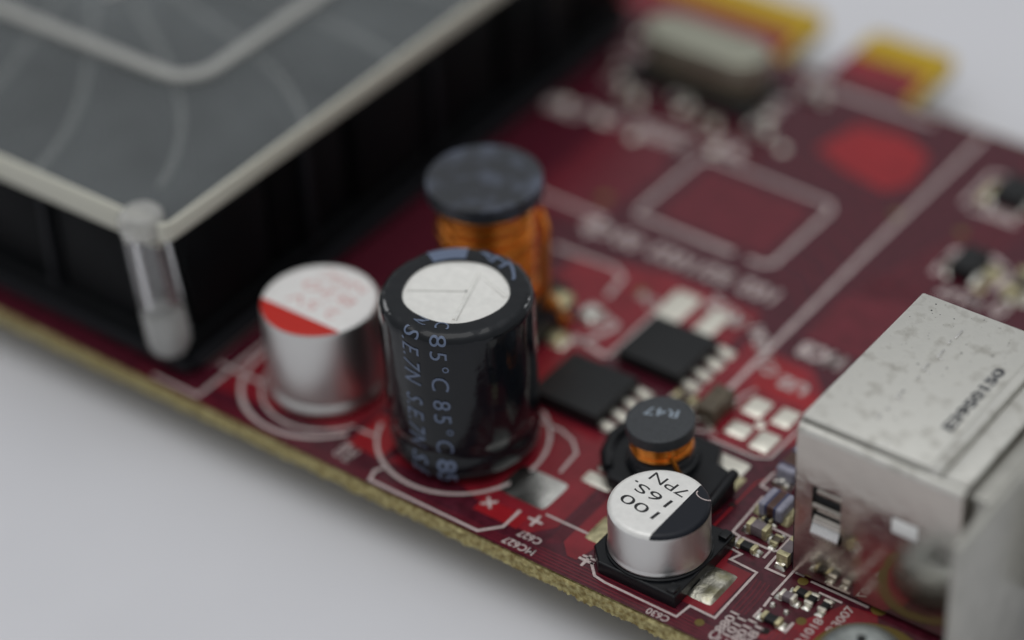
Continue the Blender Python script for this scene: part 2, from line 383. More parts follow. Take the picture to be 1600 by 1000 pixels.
for i in range(7): tr([(-4.0 + i * .55, 34.2 + i * .1), (-1 + i * .5, 46), (-1.6 + i * .6, 55.5)], .22)
for i in range(8): tr([(-5.0, 36.6 - i * .9), (1.5, 36.2 - i * .9), (6.6, 33.8 - i * .8)], .2)
for i in range(6): tr([(-9.8, 43.2 - i * 2.1), (-8.2, 43.2 - i * 2.1), (-6.6, 41.6 - i * 2.1)], .22)
tr([(-30, 44.0), (-20, 44.0), (-18.2, 42.8)], .5); tr([(-28, 45.0), (-8, 45.0)], .3)

# white printing on the board
def silk(pts, wd=.17, closed=False, name='silkscreen_line'):
    return link(name, ribbon_me(densify(pts, .4, closed), wd * .82, .022, .036, closed), M['silk'], board)
def ring(cx, cy, r, a0=0, a1=360, wd=.2):
    k = 72; cl = a1 - a0 >= 360
    pts = [(cx + r * math.cos(math.radians(a0 + (a1 - a0) * i / k)), cy + r * math.sin(math.radians(a0 + (a1 - a0) * i / k))) for i in range(k if cl else k + 1)]
    return link('silkscreen_ring', ribbon_me(pts, wd, .022, .036, cl), M['silk'], board)
ring(-28.3, 6.3, 5.55, 145, 325, .28); ring(-27.8, 6.3, 4.55, 190, 330, .2)
ring(-17.3, 7.1, 5.6, -160, 60, .24)
silk([(-19.6, 1.95), (-19.95, 1.3), (-19.7, .42), (-11.1, .42), (-10.0, 1.6), (-10.0, 3.4)], .24)
silk([(-14.0, 11.1), (-12.4, 11.1), (-11.2, 10.7), (-10.25, 9.8), (-10.05, 7.7)], .24)
silk([(-8.45, 4.0), (-5.0, 4.0), (-4.85, 6.0)], .18)
silk([(-35.6, 4.05), (-30.6, 4.05)], .3); silk([(-23.4, 3.9), (-22.0, 4.0)], .26)
silk([(-38.5, .62), (-34.5, .62), (-34.5, 9.0)], .3); silk([(-37.0, 2.0), (-36.2, 3.6), (-36.2, 9)], .22)
# star marks
def star(x, y, r=.42, rot=0, legs=4):
    pts = []
    for i in range(legs * 2):
        a = rot + PI * i / legs; q = r if i % 2 == 0 else r * .30
        if i % 2 == 0:
            for s in (-.16, .16): pts.append((x + q * math.cos(a + s), y + q * math.sin(a + s)))
        else: pts.append((x + q * math.cos(a), y + q * math.sin(a)))
    return prism('silkscreen_mark', pts, .022, .036, M['silk'], board)
star(-12.05, 2.9, .55, .75); star(-8.65, 3.15, .55, 0); star(-3.95, 1.95, .55, 0)
silk([(-4.4, 2.25), (-3.0, 2.3)], .2)
silk([(-3.6, 2.0), (-2.75, 1.15), (-1.9, 1.02), (3.3, .98), (3.45, 2.2), (5.25, 2.16), (5.2, 6.85), (3.25, 6.95), (3.55, 7.7), (2.6, 7.8)], .2)
silk([(2.6, 8.1), (2.6, 9.0), (2.02, 9.1), (1.85, 12.9)], .2); silk([(2.75, 9.0), (4.85, 9.0), (4.85, 8.15)], .2)
silk([(4.98, 8.98), (5.25, 9.2), (5.25, 10.7), (3.75, 10.75)], .2)
silk([(5.4, 8.8), (5.45, 7.5), (6.8, 7.5)], .2)
silk([(7.0, 5.7), (6.95, 11.5)], .2); silk([(7.12, 4.6), (7.05, 5.5)], .2); silk([(7.1, 3.5), (7.1, 4.4)], .2)
silk([(7.2, 8.7), (7.2, 8.15), (7.75, 8.15)], .18)
silk([(8.3, 8.0), (12.3, 8.0)], .2); silk([(9.2, 7.45), (10.8, 7.45)], .18); silk([(9.3, 3.4), (9.3, 4.4)], .22)
silk([(1.2, 15.2), (1.15, 13.7), (1.8, 13.6)], .2); silk([(1.2, 15.2), (1.9, 15.3)], .2)
silk([(-4.0, 15.75), (-.6, 15.75), (.25, 16.25), (.25, 19.4)], .22); silk([(-4.2, 21.6), (-4.6, 20.6), (-4.6, 17.0)], .2)
silk([(-5.7, 20.6), (-5.9, 38), (-6.0, 55.4)], .42)
silk([(-22.0, 33.5), (-13.6, 33.35)], .5); silk([(-12.4, 33.35), (-11.2, 33.35), (-10.6, 33.9), (-10.55, 41.4), (-11.1, 42.1), (-21.3, 42.4), (-22.0, 41.8), (-22.1, 33.9)], .42)
silk([(-24.5, 27.2), (-19.6, 27.4), (-18.4, 26.8), (-18.1, 24.4)], .4); silk([(-33, 32.0), (-23.5, 31.8), (-23.5, 29.4)], .4)
silk([(-21.2, 55.0), (-10, 55.0)], .55); silk([(-34, 46.8), (-30, 46.8)], .4); silk([(-30, 43.6), (-22, 44.4)], .3)
silk([(-18.0, 18.7), (-16.6, 19.4), (-15.6, 22.0)], .5); silk([(-17.5, 19.6), (-14.5, 19.0)], .5); silk([(-14.3, 24.5), (-14.3, 19.0)], .3)
silk([(-5.2, 15.9), (-3.9, 16.4)], .2); silk([(-4.6, 17.0), (-4.3, 16.2)], .2)
U = PI
text('MC627', -8.15, .72, .022, U, 2.35, .62, M['silk'], board, bold=.02)
text('C627', -8.05, 1.72, .022, U, 1.7, .6, M['silk'], board, bold=.02)
text('C630', 2.3, .48, .022, U, 1.55, .55, M['silk'], board, bold=.02)
text('C626', -23.0, 1.75, .022, PI / 2, 1.5, .6, M['silk'], board, bold=.03); text('MC', -22.2, 1.6, .022, PI / 2, 1.4, .6, M['silk'], board, bold=.03)
text('R3007', 11.45, 6.2, .022, PI / 2, 2.5, .62, M['silk'], board, bold=.015)
text('R1018', 10.45, 4.3, .022, PI / 2, 2.5, .62, M['silk'], board, bold=.02)
for i, s in enumerate(('C8801', 'C1011', 'R8011', 'C581')): text(s, 6.0 + i * .62, 1.9 - (i % 2) * .2, .022, PI / 2, 2.7, .62, M['silk'], board, bold=.03)
for t_, x_, w_ in (('102', -9.8, 2.9), ('B2/1022', -15.4, 6.6), ('00', -20.6, 2.0)): text(t_, x_, 30.6, .022, U, w_, 1.75, M['silk'], board, bold=.04, spacing=1.15)
text('C2', -23.2, 30.6, .022, U, 2.6, 1.4, M['silk'], board, bold=.05)
text('R12', -10.4, 27.4, .022, U * .9, 3.6, 1.3, M['silk'], board, bold=.06); text('MQ61', -6.6, 26.0, .022, U * .75, 3.4, 1.3, M['silk'], board, bold=.05)
text('MC8', -2.5, 26.9, .022, U, 3.4, 1.7, M['silk'], board, bold=.06); text('U2', -2.4, 23.2, .022, U, 2.2, 1.3, M['silk'], board, bold=.05)
text('C11', -4.9, 24.0, .022, U * .8, 2.0, 1.1, M['silk'], board, bold=.04)
text('R602', -26.0, 42.6, .022, U, 4.6, 1.5, M['silk'], board, bold=.06); text('C14', -31.4, 42.6, .022, U, 3.6, 1.5, M['silk'], board, bold=.06); text('C88', -34.2, 42.0, .022, U, 3.4, 1.6, M['silk'], board, bold=.08)
text('Y1', -20.6, 44.2, .022, U, 3.0, 1.8, M['silk'], board, bold=.08); text('C9', -34.0, 51.0, .022, U, 3.0, 1.8, M['silk'], board, bold=.08)
text('R14', -21.3, 50.4, .022, PI / 2, 3.6, 1.8, M['silk'], board, bold=.08)
text('MU7', 2.0, 37.6, .022, U, 3.4, 1.2, M['silk'], board, bold=.06); text('C4', 4.9, 38.4, .022, PI / 2, 3.0, 1.2, M['silk'], board, bold=.06)
text('L602', -17.2, 22.2, .022, U * .9, 3.2, 1.3, M['silk'], board, bold=.04); text('Q6', -15.4, 25.6, .022, U * .9, 2.2, 1.0, M['silk'], board, bold=.04)
text('NR2', -.4, 47.6, .022, U, 2.6, 1.0, M['silk'], board, bold=.05)

# pads and solder
sd = [0]
def pad(x0, x1, y0, y1, m='pad_tin', h=.05, name='solder_pad', parent=None, rz=0):
    sd[0] += 1
    return link(name, blob_me(x1 - x0, y1 - y0, h, 9, sd[0]), M[m], parent or board, loc=((x0 + x1) / 2, (y0 + y1) / 2, .014), rz=rz, smooth=True)
pad(-12.5, -8.8, 4.2, 7.05, 'flat_tin', .03)
pad(2.7, 4.5, 2.85, 5.95, 'old_solder', .26); pad(-5.3, -3.4, 3.6, 6.0, 'flux', .12)
pad(-8.6, -6.4, 7.85, 8.95, 'pad_tin', .06); pad(-8.4, -7.2, 9.2, 10.1, 'solder', .35)
pad(-3.3, -.35, 13.55, 15.0, 'pad_tin', .05); pad(-.6, .12, 9.9, 13.7, 'flux', .12)
for (x0, x1, y0, y1) in ((-3.95, -2.4, 19.15, 20.95), (-1.75, -.35, 19.25, 21.05), (-3.75, -2.15, 16.8, 18.2), (-1.65, -.2, 16.45, 18.35)): pad(x0, x1, y0, y1, 'pad_tin', .14)
link('solder_pad', lathe_me([(0, .1), (.28, .06), (.38, 0)], 16), M['pad_tin'], board, loc=(-2.05, 18.7, .014), smooth=True)
pad(-14.5, -12.4, 24.6, 27.8, 'pad_tin', .07); pad(-11.25, -9.75, 24.5, 27.4, 'pad_tin', .07)
pad(-18.6, -17.1, 21.2, 23.0, 'solder', .35); pad(-18.3, -17.2, 17.9, 19.2, 'pad_tin', .06)
pad(-27.6, -26.4, 20.0, 22.0, 'pad_tin', .3)
for p in ((.65, 11.2, .16), (8.3, 2.9, .2)):
    link('via', lathe_me([(0, .0), (p[2] * .9, .001), (p[2], .02), (p[2] * 1.35, .016)], 20), M['hole'], board, loc=(p[0], p[1], .015), smooth=True)
for p in ((4.7, 1.35, .3), (9.6, 4.8, .32), (7.9, 7.75, .34), (-6.5, 43.6, .4), (-16.5, 26.2, .4), (12.9, 8.2, .5), (-1.6, 44.2, .4), (5.4, 30.2, .4), (-25, 34, .5)):
    link('via', lathe_me([(0, .008), (p[2] * .8, .01), (p[2], 0)], 16), M['olive'], board, loc=(p[0], p[1], .015), smooth=True)
# gold fingers on both tongues
gf = box_me(-.39, .39, -1.7, 1.7, .012, .05, 0)
for x0, n in ((-19.55, 7), (-78.5, 54)):
    for i in range(n):
        x = x0 + i * 1.0
        link('gold_contact', gf, M['gold'], board, loc=(x, 62.15, 0))
box('gold_strip', -20.15, -12.95, 60.7, 63.7, .0, .012, M['gold'], board); box('gold_strip', -79.4, -24.5, 60.7, 63.7, .0, .012, M['gold'], board)
for xe, ys in ((-12.9, 1), (-24.4, 1)):
    box('gold_rim', xe - .5, xe + .03, 56.7, 63.3, -.6, .03, M['gold'], board)

# ------------------------------------------------------------------ capacitors
BX, BY = -17.03, 7.05
cap_prof = [(3.26, 11.86), (3.30, 11.97)] + arc(4.14, 11.30, .70, 90, 0, 8) + [(4.84, 10.5), (4.84, 3.4)] + [(4.80, 3.1), (4.69, 2.75), (4.66, 2.45), (4.72, 2.1), (4.82, 1.8), (4.84, 1.4), (4.80, .9), (4.6, .5), (4.35, .3), (3.4, .28)]
def wobble(c):
    t = math.atan2(c.y, c.x); r = math.hypot(c.x, c.y); x, y, z = c; k = 1
    if 10.4 < z < 12.1 and r > 3.5:
        k *= 1 + .006 * math.sin(17 * t) * math.sin(5 * t + 1) + .004 * math.sin(41 * t)
        z += .035 * math.sin(23 * t + 2) * math.sin(3 * t)
    if r < 3.6 and z > 11.5: k *= 1 + .018 * math.sin(2 * t + 1) + .012 * math.sin(5 * t)
    if z < 3.2: k *= 1 + (.012 * math.sin(4 * t) + .008 * math.sin(9 * t)) * min(1, (3.2 - z) * 1.5)
    return Vector((x * k, y * k, z))
def sleeve_me():
    me = lathe_me(cap_prof, 96)
    for v in me.vertices: v.co = wobble(v.co)
    return me
bcap = link('electrolytic_capacitor', sleeve_me(), M['sleeve'], card, loc=(BX, BY, 0), smooth=True,
            label='tall black sleeved capacitor with a white vented top, tallest of the three cans')
link('vent_top', lathe_me([(0, 11.80), (3.0, 11.80), (3.45, 11.86)], 64), M['vent'], bcap, smooth=True)
link('rubber_seal', lathe_me([(0, .02), (3.9, .05), (4.2, .3), (3.4, .5)], 48), M['plastic'], bcap, smooth=True)
def groove(a, b, wd=.10, h=.035, z=11.80):
    a = Vector(a); b = Vector(b); d = (b - a).normalized(); n = Vector((-d.y, d.x)) * wd
    v = [(a.x - n.x, a.y - n.y, z - .01), (b.x - n.x, b.y - n.y, z - .01), (b.x, b.y, z + h), (a.x, a.y, z + h), (a.x + n.x, a.y + n.y, z - .01), (b.x + n.x, b.y + n.y, z - .01)]
    return link('vent_score', mesh('m', v, [(0, 1, 2, 3), (3, 2, 5, 4), (0, 3, 4), (1, 5, 2)]), M['vent'], bcap)
groove((.46, .5), (-2.8, -1.45), .10, .012).active_material = M['vent']; groove((1.55, -2.25), (-.02, 2.33), .17, .14); groove((-.02, 2.33), (2.9, 1.35), .15, .10); groove((-.1, 2.5), (-1.5, 2.75)); groove((-.02, 2.33), (-1.9, 2.3), .3, .035)
for a_, b_ in (((.40, .42), (-2.8, -1.55)), ((1.72, -2.22), (.15, 2.28)), ((.1, 2.2), (2.85, 1.22))):
    link('vent_crease_shade', ribbon_me([a_, b_], .07, 11.801, 11.812), mat('painted_crease_shadow', (.40, .39, .36, 1), .5), bcap)  # shade along the vent creases, painted as thin darker strips
link('vent_pit', lathe_me([(0, 11.80), (.09, 11.81), (.12, 11.80)], 12), M['dark'], bcap, loc=(.46, .5, .012))
L0 = .72
def bt(s, th, s0, wid, hgt, **k):
    o = link('printed_text', wrap_text(s, cap_prof, math.radians(th), s0, wid, hgt, .035, **k), M['sleeve_ink'], bcap); return o
plen = sum(math.hypot(b[0] - a[0], b[1] - a[1]) for a, b in zip(cap_prof, cap_prof[1:]))
for i, (s0, wd_) in enumerate(((1.3, 4.2), (6.25, 4.25))): bt('85°C', -66, s0, wd_, 1.16, bold=.0, spacing=1.3)
bt('85', -66, 11.1, 1.9, 1.25, bold=.02); bt('C', -66, .12, .62, 1.2)
for i, (s0, wd_) in enumerate(((1.15, 4.25), (6.25, 4.25))): bt('S.E.7N', -88.5, s0, wd_, 1.2, shear=.22, bold=.0, spacing=1.12)
bt('S.E', -88.5, 11.1, 1.9, 1.25, shear=.25); bt('N', -88.5, .12, .6, 1.2, shear=.2)
bt('470', 92, .35, 2.4, 2.3); bt('7V', 64, .30, 2.2, 2.4)
# slate-blue polarity stripe over the shoulder
def stripe_me(t0, t1):
    v = []; f = []; pr_ = cap_prof[1:14]; n = 14
    for (r, z) in pr_:
        i0 = len(v)
        for i in range(n + 1):
            t = math.radians(t0 + (t1 - t0) * i / n); v.append(((r + .03) * math.cos(t), (r + .03) * math.sin(t), z + .03))
    for j in range(len(pr_) - 1):
        for i in range(n):
            a = j * (n + 1) + i; f.append((a, a + 1, a + n + 2, a + n + 1))
    return mesh('m', v, f)
link('polarity_stripe', stripe_me(117, 152), M['sleeve_ink'], bcap, smooth=True)

# silver polymer can with red segment
m_red = masked_can('red_marked_can', 'Y', -1, -1.92, 6.90, (0.50, 0.022, 0.014, 1), (0.88, 0.86, 0.84, 1), .36)
prof = [(0, 7.0), (3.58, 7.0)] + arc(3.58, 6.7, .30, 90, 0, 6) + [(3.88, 6.4), (3.88, 1.5), (3.86, 1.35), (3.74, 1.22), (3.70, 1.1), (3.76, .95), (3.90, .75), (3.95, .5), (3.90, .3), (3.7, .2), (3.0, .18)]
c1 = link('polymer_capacitor', lathe_me(prof, 96), m_red, card, loc=(-28.15, 6.5, 0), smooth=True,
          label='silver capacitor can with a red segment on its top, beside the cooler')
link('rubber_seal', lathe_me([(0, .015), (3.3, .02), (3.5, .18), (3.0, .3)], 48), M['plastic'], c1)
for s, y, wd_ in (('NF0C', 2.35, 3.6), ('820', .85, 4.2), ('2.5V', -.72, 4.0)):
    text(s, .15, y, 7.003, U, wd_, .95, M['ink_red'], c1, ext=.004)
# small silver capacitor on square base
m_blk = masked_can('black_marked_can', 'X', 1, 1.22, 4.13, (0.010, 0.012, 0.018, 1), (0.90, 0.89, 0.86, 1), .36)
SX, SY = -.47, 4.8
prof = [(0, 4.42), (2.78, 4.42)] + arc(2.78, 4.07, .35, 90, 0, 7) + [(3.13, 3.8), (3.13, 1.55), (3.15, 1.42), (3.19, 1.3), (3.20, 1.2), (3.13, 1.1), (2.95, 1.02)]
c2 = link('smd_capacitor', lathe_me(prof, 96), m_blk, card, loc=(SX, SY, 0), smooth=True,
          label='short silver capacitor marked 100 16S. 7PN with a black segment on its top, near the board edge')
bs = [(-2.25, -3.3), (3.3, -3.3), (3.3, 3.35), (-2.25, 3.35), (-3.3, 2.3), (-3.3, -2.25)]
link('capacitor_base', prism_me(bs, .06, .95, .1), M['plastic'], c2)
link('base_collar', lathe_me([(3.0, .94), (3.26, .95), (3.30, 1.06), (3.22, 1.12), (3.14, 1.1)], 64), M['plastic'], c2, smooth=True)
for sx_, sy_ in ((1, -1), (1, 1), (-1, 1), (-1, -1)):
    if sx_ > 0:
        box('base_corner', 2.35 * 1 + .25, 3.2, min(sy_ * 2.45, sy_ * 3.22), max(sy_ * 2.45, sy_ * 3.22), .94, 1.22, M['plastic'], c2, .08)
rt = math.radians(173)
for s, x, y, wd_ in (('100', -.78, -.98, 2.75), ('16S.', -.85, .32, 3.0), ('7PN', -.38, 1.62, 2.7)):
    text(s, x, y, 4.423, rt, wd_, .76, M['ink_black'], c2, ext=.004)
link('printed_arc', ribbon_me([(2.0 + .62 * math.cos(a), 2.05 + .38 * math.sin(a)) for a in [PI * .95 + PI * .85 * i / 14 for i in range(15)]], .07, 4.424, 4.43), M['silk'], c2)
box('terminal', 2.6, 4.0, 4.0 - SY, 5.3 - SY, .04, .22, M['solder'], c2, .05).location = (.2, .3, 0)

# ------------------------------------------------------------------ coils
def coil(name, x, y, r, ztop, tfl, zb, rw, wire, turns, label, fm):
    prof = [(0, ztop)] + [(r - .12, ztop)] + arc(r - .12, ztop - .12, .12, 90, 0, 4) + [(r, ztop - tfl + .08), (r - .08, ztop - tfl), (r * .5, ztop - tfl), (r * .5, zb), (r * .95, zb), (r * .95, zb - .5), (0, zb - .5)]
    o = link(name, lathe_me(prof, 80), M[fm], card, loc=(x, y, 0), smooth=True, label=label)
    pts = []; h = (ztop - tfl - zb); n = turns * 28
    for i in range(n + 1):
        t = i / n; a = 2 * PI * turns * t; rr = rw - wire + .05 * math.sin(a * .37)
        pts.append((rr * math.cos(a), rr * math.sin(a), zb + wire + (h - 2 * wire) * t))
    link('copper_winding', tube_me(pts, wire, 8), M['copper'], o, smooth=True)
    return o
k1 = coil('large_inductor', -22.95, 17.8, 3.86, 12.0, 1.15, 2.2, 3.25, .40, 9, 'large dark grey ferrite coil with orange copper winding, behind the tall black capacitor', 'ferrite2')
prism('inductor_base', [(-4.4, -3.2), (-3.2, -4.4), (3.2, -4.4), (4.4, -3.2), (4.4, 3.2), (3.2, 4.4), (-3.2, 4.4), (-4.4, 3.2)], .08, 1.9, M['plastic'], k1, .2)
link('copper_lead', tube_me([(3.2, 1.2, 3.4), (3.7, 1.5, 2.6), (4.2, 1.9, 1.6), (4.5, 2.3, .5)], .35), M['copper'], k1, smooth=True)
link('copper_lead', tube_me([(2.2, 2.8, 8.5), (3.1, 2.2, 7.9), (3.6, 1.3, 5), (3.8, 1.1, 2.2)], .36), M['copper'], k1, smooth=True)
link('copper_lead', tube_me([(-3.9, .4, 9.0), (-3.9, .2, 7.6), (-3.7, -.4, 6.0)], .36), M['copper'], k1, smooth=True)
link('solder_tab', blob_me(1.6, 1.5, .5, 8, 5), M['flux'], k1, loc=(3.9, 2.6, 1.85), smooth=True); link('solder_tab', blob_me(1.2, 1.4, .4, 8, 6), M['flux'], k1, loc=(4.8, .9, .05), smooth=True)
k2 = coil('small_inductor', -4.5, 11.3, 2.2, 4.62, .92, 2.2, 1.98, .19, 4, 'small grey ferrite coil marked R47, behind the short silver capacitor', 'ferrite')
prism('inductor_base', [(-4.0, .6), (-3.7, -1.6), (-2.2, -3.1), (2.6, -3.1), (4.6, -2.6), (4.9, .6), (4.3, 1.2), (3.1, 1.5), (2.5, 2.9), (.8, 3.1), (-2.6, 2.4), (-3.8, 1.6)], .1, 1.25, M['plastic'], k2, .2)
link('base_flange', lathe_me([(0, 1.8), (2.0, 1.8), (2.3, 1.6), (2.4, 1.2), (2.4, .9)], 48), M['plastic'], k2, smooth=True)
link('base_ear', tube_me([(4.5, 1.2, 1.15), (4.62, .2, 1.2), (4.62, -1.6, 1.0), (4.5, -2.8, .8)], .36, 10), M['plastic'], k2, smooth=True)
link('base_ear', tube_me([(-3.7, 1.4, 1.3), (-3.9, .2, 1.35), (-3.5, -1.3, 1.2), (-2.6, -2.4, 1.1)], .42, 10), M['plastic'], k2, smooth=True)
link('copper_lead', tube_me([(1.5, -1.3, 3.2), (1.75, -1.25, 2.7), (1.95, -1.2, 2.0), (2.1, -1.1, 1.6)], .16), M['copper'], k2, smooth=True)
k2.rotation_euler = (.05, -.03, 0)
text('R47', -.28, .55, 4.623, math.radians(200), 2.2, .75, M['ink_grey'], k2, ext=.004)

# ------------------------------------------------------------------ power chips
def mosfet(x0, x1, y0, y1, pins, label):
    o = link('power_chip', box_me(x0, x1, y0, y1, .14, 1.08, .1), M['epoxy'], card, smooth=True, label=label)
    for y in pins:
        link('pin', box_me(-.45, .35, -.30, .30, .0, .3, .1), M['pad_tin'], o, loc=(x1 + .28, y, .03), smooth=True)
        sd[0] += 1; link('solder_joint', blob_me(1.0, .85, .2, 7, sd[0]), M['pad_tin'], o, loc=(x1 + .62, y, .015), smooth=True)
    box('drain_tab', x0 - .35, x0 + .2, y0 + .4, y1 - .4, .02, .2, M['pad_tin'], o)
    return o
mosfet(-15.75, -10.5, 12.45, 17.25, (13.0, 14.35, 15.7, 17.0), 'square black power chip nearer the tall black capacitor')
mosfet(-13.45, -8.4, 18.85, 23.55, (19.4, 20.8, 22.2, 23.6), 'square black power chip with two bare pads behind it')

# ------------------------------------------------------------------ small chip parts
def chip(name, x0, x1, y0, y1, h, body, axis='x', end='solder', label=None, el=.22):
    o = link(name, box_me(x0, x1, y0, y1, .06, h, .05), M[body], card, smooth=True, label=label)
    L_ = (x1 - x0) if axis == 'x' else (y1 - y0)
    for s in (0, 1):
        if axis == 'x':
            a = x0 - .03 if s == 0 else x1 - L_ * el; b = a + L_ * el + .03
            box('end_cap', a, b, y0 - .03, y1 + .03, .04, h + .03, M[end], o, .05)
            xx = x0 - .1 if s == 0 else x1 + .1; yy = (y0 + y1) / 2
        else:
            a = y0 - .03 if s == 0 else y1 - L_ * el; b = a + L_ * el + .03
            box('end_cap', x0 - .03, x1 + .03, a, b, .04, h + .03, M[end], o, .05)
            yy = y0 - .1 if s == 0 else y1 + .1; xx = (x0 + x1) / 2
        sd[0] += 1; k = (y1 - y0 if axis == 'x' else x1 - x0)
        link('solder_joint', blob_me(.6 if axis == 'x' else k * 1.1, k * 1.1 if axis == 'x' else .6, h * .35, 6, sd[0]), M['solder'], o, loc=(xx, yy, .015), smooth=True)
    return o
def bead(x0, x1, y0, y1, h, axis, label):
    o = link('ferrite_bead', box_me(x0, x1, y0, y1, .08, h, .18, 3), M['bead_brown'], card, smooth=True, label=label)
    for s in (0, 1):
        if axis == 'x':
            a, b = (x0 - .05, x0 + .5) if s == 0 else (x1 - .5, x1 + .05)
            box('glazed_end', a, b, y0 - .04, y1 + .04, .06, h + .04, M['bead_cap'], o, .2, seg=4)
            a, b = (x0 - .04, x0 + .12) if s == 0 else (x0 + 1.0, x0 + 1.12)
            box('blue_band', x0 + .42 if s == 0 else x1 - .60, x0 + .60 if s == 0 else x1 - .42, y0 - .02, y1 + .02, .06, h + .02, M['bead_blue'], o, .06)
        else:
            a, b = (y0 - .05, y0 + .55) if s == 0 else (y1 - .55, y1 + .05)
            box('glazed_end', x0 - .04, x1 + .04, a, b, .06, h + .04, M['bead_cap'], o, .25, seg=4)
            box('blue_band', x0 - .02, x1 + .02, y0 + .46 if s == 0 else y1 - .64, y0 + .64 if s == 0 else y1 - .46, .06, h + .02, M['bead_blue'], o, .06)
    for s in (0, 1):
        sd[0] += 1
        if axis == 'x': link('solder_joint', blob_me(.7, (y1 - y0) * .95, .4, 7, sd[0]), M['flux'], o, loc=((x0 - .15) if s == 0 else x1 + .15, (y0 + y1) / 2, .015), smooth=True)
        else: link('solder_joint', blob_me((x1 - x0) * 1.1, .75, .35, 7, sd[0]), M['solder'], o, loc=((x0 + x1) / 2, (y0 - .22) if s == 0 else y1 + .2, .015), smooth=True)
    return o
bead(2.5, 4.15, 11.25, 13.0, 1.1, 'x', 'brown bead with lavender ends, the lower of the two beside the connector')
bead(1.6, 2.95, 14.7, 17.2, 1.1, 'y', 'brown bead with lavender ends, the upper one half hidden by the connector')
bead(4.6, 6.0, 14.7, 17.2, 1.1, 'y', 'brown bead hidden behind the connector corner')
chip('chip_capacitor', 2.75, 4.15, 9.5, 10.2, .8, 'chip_mauve', 'x', 'flux', 'mauve chip capacitor in a white printed box beside the short silver capacitor')
chip('chip_resistor', 2.95, 4.2, 8.05, 8.6, .38, 'epoxy', 'x', 'flux', 'tiny black chip resistor below the mauve chip capacitor')
chip('chip_capacitor', 5.75, 6.5, 8.2, 10.0, .9, 'chip_mauve', 'y', 'flux', 'mauve chip capacitor standing at the connector corner')
chip('chip_resistor', 3.0, 3.6, 10.9, 11.2, .3, 'epoxy', 'x', 'flux')
chip('chip_capacitor', -5.75, -4.4, 16.7, 19.3, 1.35, 'chip_brown', 'y', 'chip_brown', 'brown chip capacitor beside the four bare pads', el=.2)
chip('chip_capacitor', -8.1, -6.6, 17.6, 18.3, .5, 'chip_brown', 'x', 'flux')
chip('chip_capacitor', 7.55, 8.5, 5.6, 6.15, .5, 'chip_mauve', 'x', 'pad_tin', 'grey chip capacitor in front of the connector')
chip('chip_resistor', 8.0, 9.0, 6.45, 6.95, .35, 'epoxy', 'x', 'flux'); chip('chip_resistor', 7.55, 8.8, 3.5, 4.1, .36, 'epoxy', 'x', 'flux', 'tiny black chip resistor beside the white printed dashes')
chip('chip_resistor', 9.0, 9.5, 6.1, 7.0, .3, 'epoxy', 'y', 'pad_tin'); chip('chip_resistor', 9.95, 10.45, 6.05, 6.95, .3, 'epoxy', 'y', 'pad_tin')
chip('chip_resistor', 4.5, 5.0, 9.4, 10.2, .3, 'chip_brown', 'y', 'flux')
for (x, y) in ((7.5, 5.0), (8.5, 4.9)): link('solder_joint', lathe_me([(0, .22), (.14, .18), (.22, 0)], 14), M['solder'], board, loc=(x, y, .014), smooth=True)
# far right chips
chip('chip_resistor', 0.1, 1.9, 39.2, 42.0, 1.1, 'epoxy', 'x', 'epoxy', 'black chip resistor behind the connector', .1)
ring(1.3, 40.6, 2.1, 20, 200, .5); silk([(-.9, 38.9), (-.9, 42.0), (.2, 42.8)], .5); silk([(2.7, 42.3), (3.7, 41.2), (3.5, 39.4)], .7)
pad(2.3, 3.1, 40.2, 41.9, 'flux'); pad(-.6, -.1, 39.9, 41.6, 'flux'); pad(2.2, 3.0, 38.8, 39.5, 'flux')
chip('chip_resistor', -1.6, .8, 48.4, 51.4, 1.0, 'epoxy', 'x', 'epoxy', 'black chip resistor near the far board edge', .15)
pad(-2.7, -2.1, 48.2, 50.8, 'flux'); silk([(-3.2, 47.3), (-3.2, 51.6), (-1.8, 52.0)], .4); silk([(-2.6, 47.0), (1.2, 47.0)], .4)
chip('chip_capacitor', 4.3, 5.4, 39.0, 42.0, .8, 'chip_brown', 'y', 'flux', 'brown chip capacitor behind the connector'); pad(5.4, 6.2, 39, 42)
for (x, y, b) in ((-31.5, 45.2, 'chip_brown'), (-28.0, 47.0, 'chip_mauve'), (-24.6, 45.4, 'chip_brown'), (-21.0, 46.8, 'chip_mauve'), (-33.8, 47.8, 'epoxy'), (-20.0, 53.0, 'chip_mauve')):
    chip('chip_capacitor', x, x + 1.5, y, y + .8, .6, b, 'x', 'pad_tin')
for (x, y) in ((-30.0, 45.6), (-26.8, 46.6), (-23.2, 45.8), (-31.0, 42.2), (-27.7, 41.5), (-34.6, 42.6), (-21.7, 43.3), (-17.6, 46.2), (-35.2, 53.5), (-32.7, 47.6), (-20.8, 49.3)):
    link('solder_joint', lathe_me([(0, .3), (.25, .22), (.42, 0)], 14), M['pad_tin'], board, loc=(x, y, .014), smooth=True)
# crystal
cr = []
for i in range(33):
    a = PI * (-.5 + i / 16) if i <= 16 else PI * (.5 + (i - 16) / 16)
    cx = 3.2 if i <= 16 else -3.2
    cr.append((cx + 2.1 * math.cos(a), 2.1 * math.sin(a)))
cr = cr[:-1]
o = link('crystal_oscillator', prism_me(cr, 2.2, 4.3, .35), M['crystal'], card, loc=(-27.0, 50.4, 0), label='rounded metal crystal can near the far board edge')
link('crystal_flange', prism_me([(x * .97, y * .95) for x, y in cr], .9, 2.2), M['chip_brown'], o)
box('crystal_base', -5.6, 5.6, -2.9, 2.6, .05, .9, M['epoxy'], o, .15)

# ------------------------------------------------------------------ metal connector
face = link('metal_connector', box_me(7.12, 17.9, 8.15, 22.2, .35, 11.7, .25, 3), M['steel_face'], card, smooth=False, label='boxy metal socket shell with a speckled grey top and slotted shiny front')
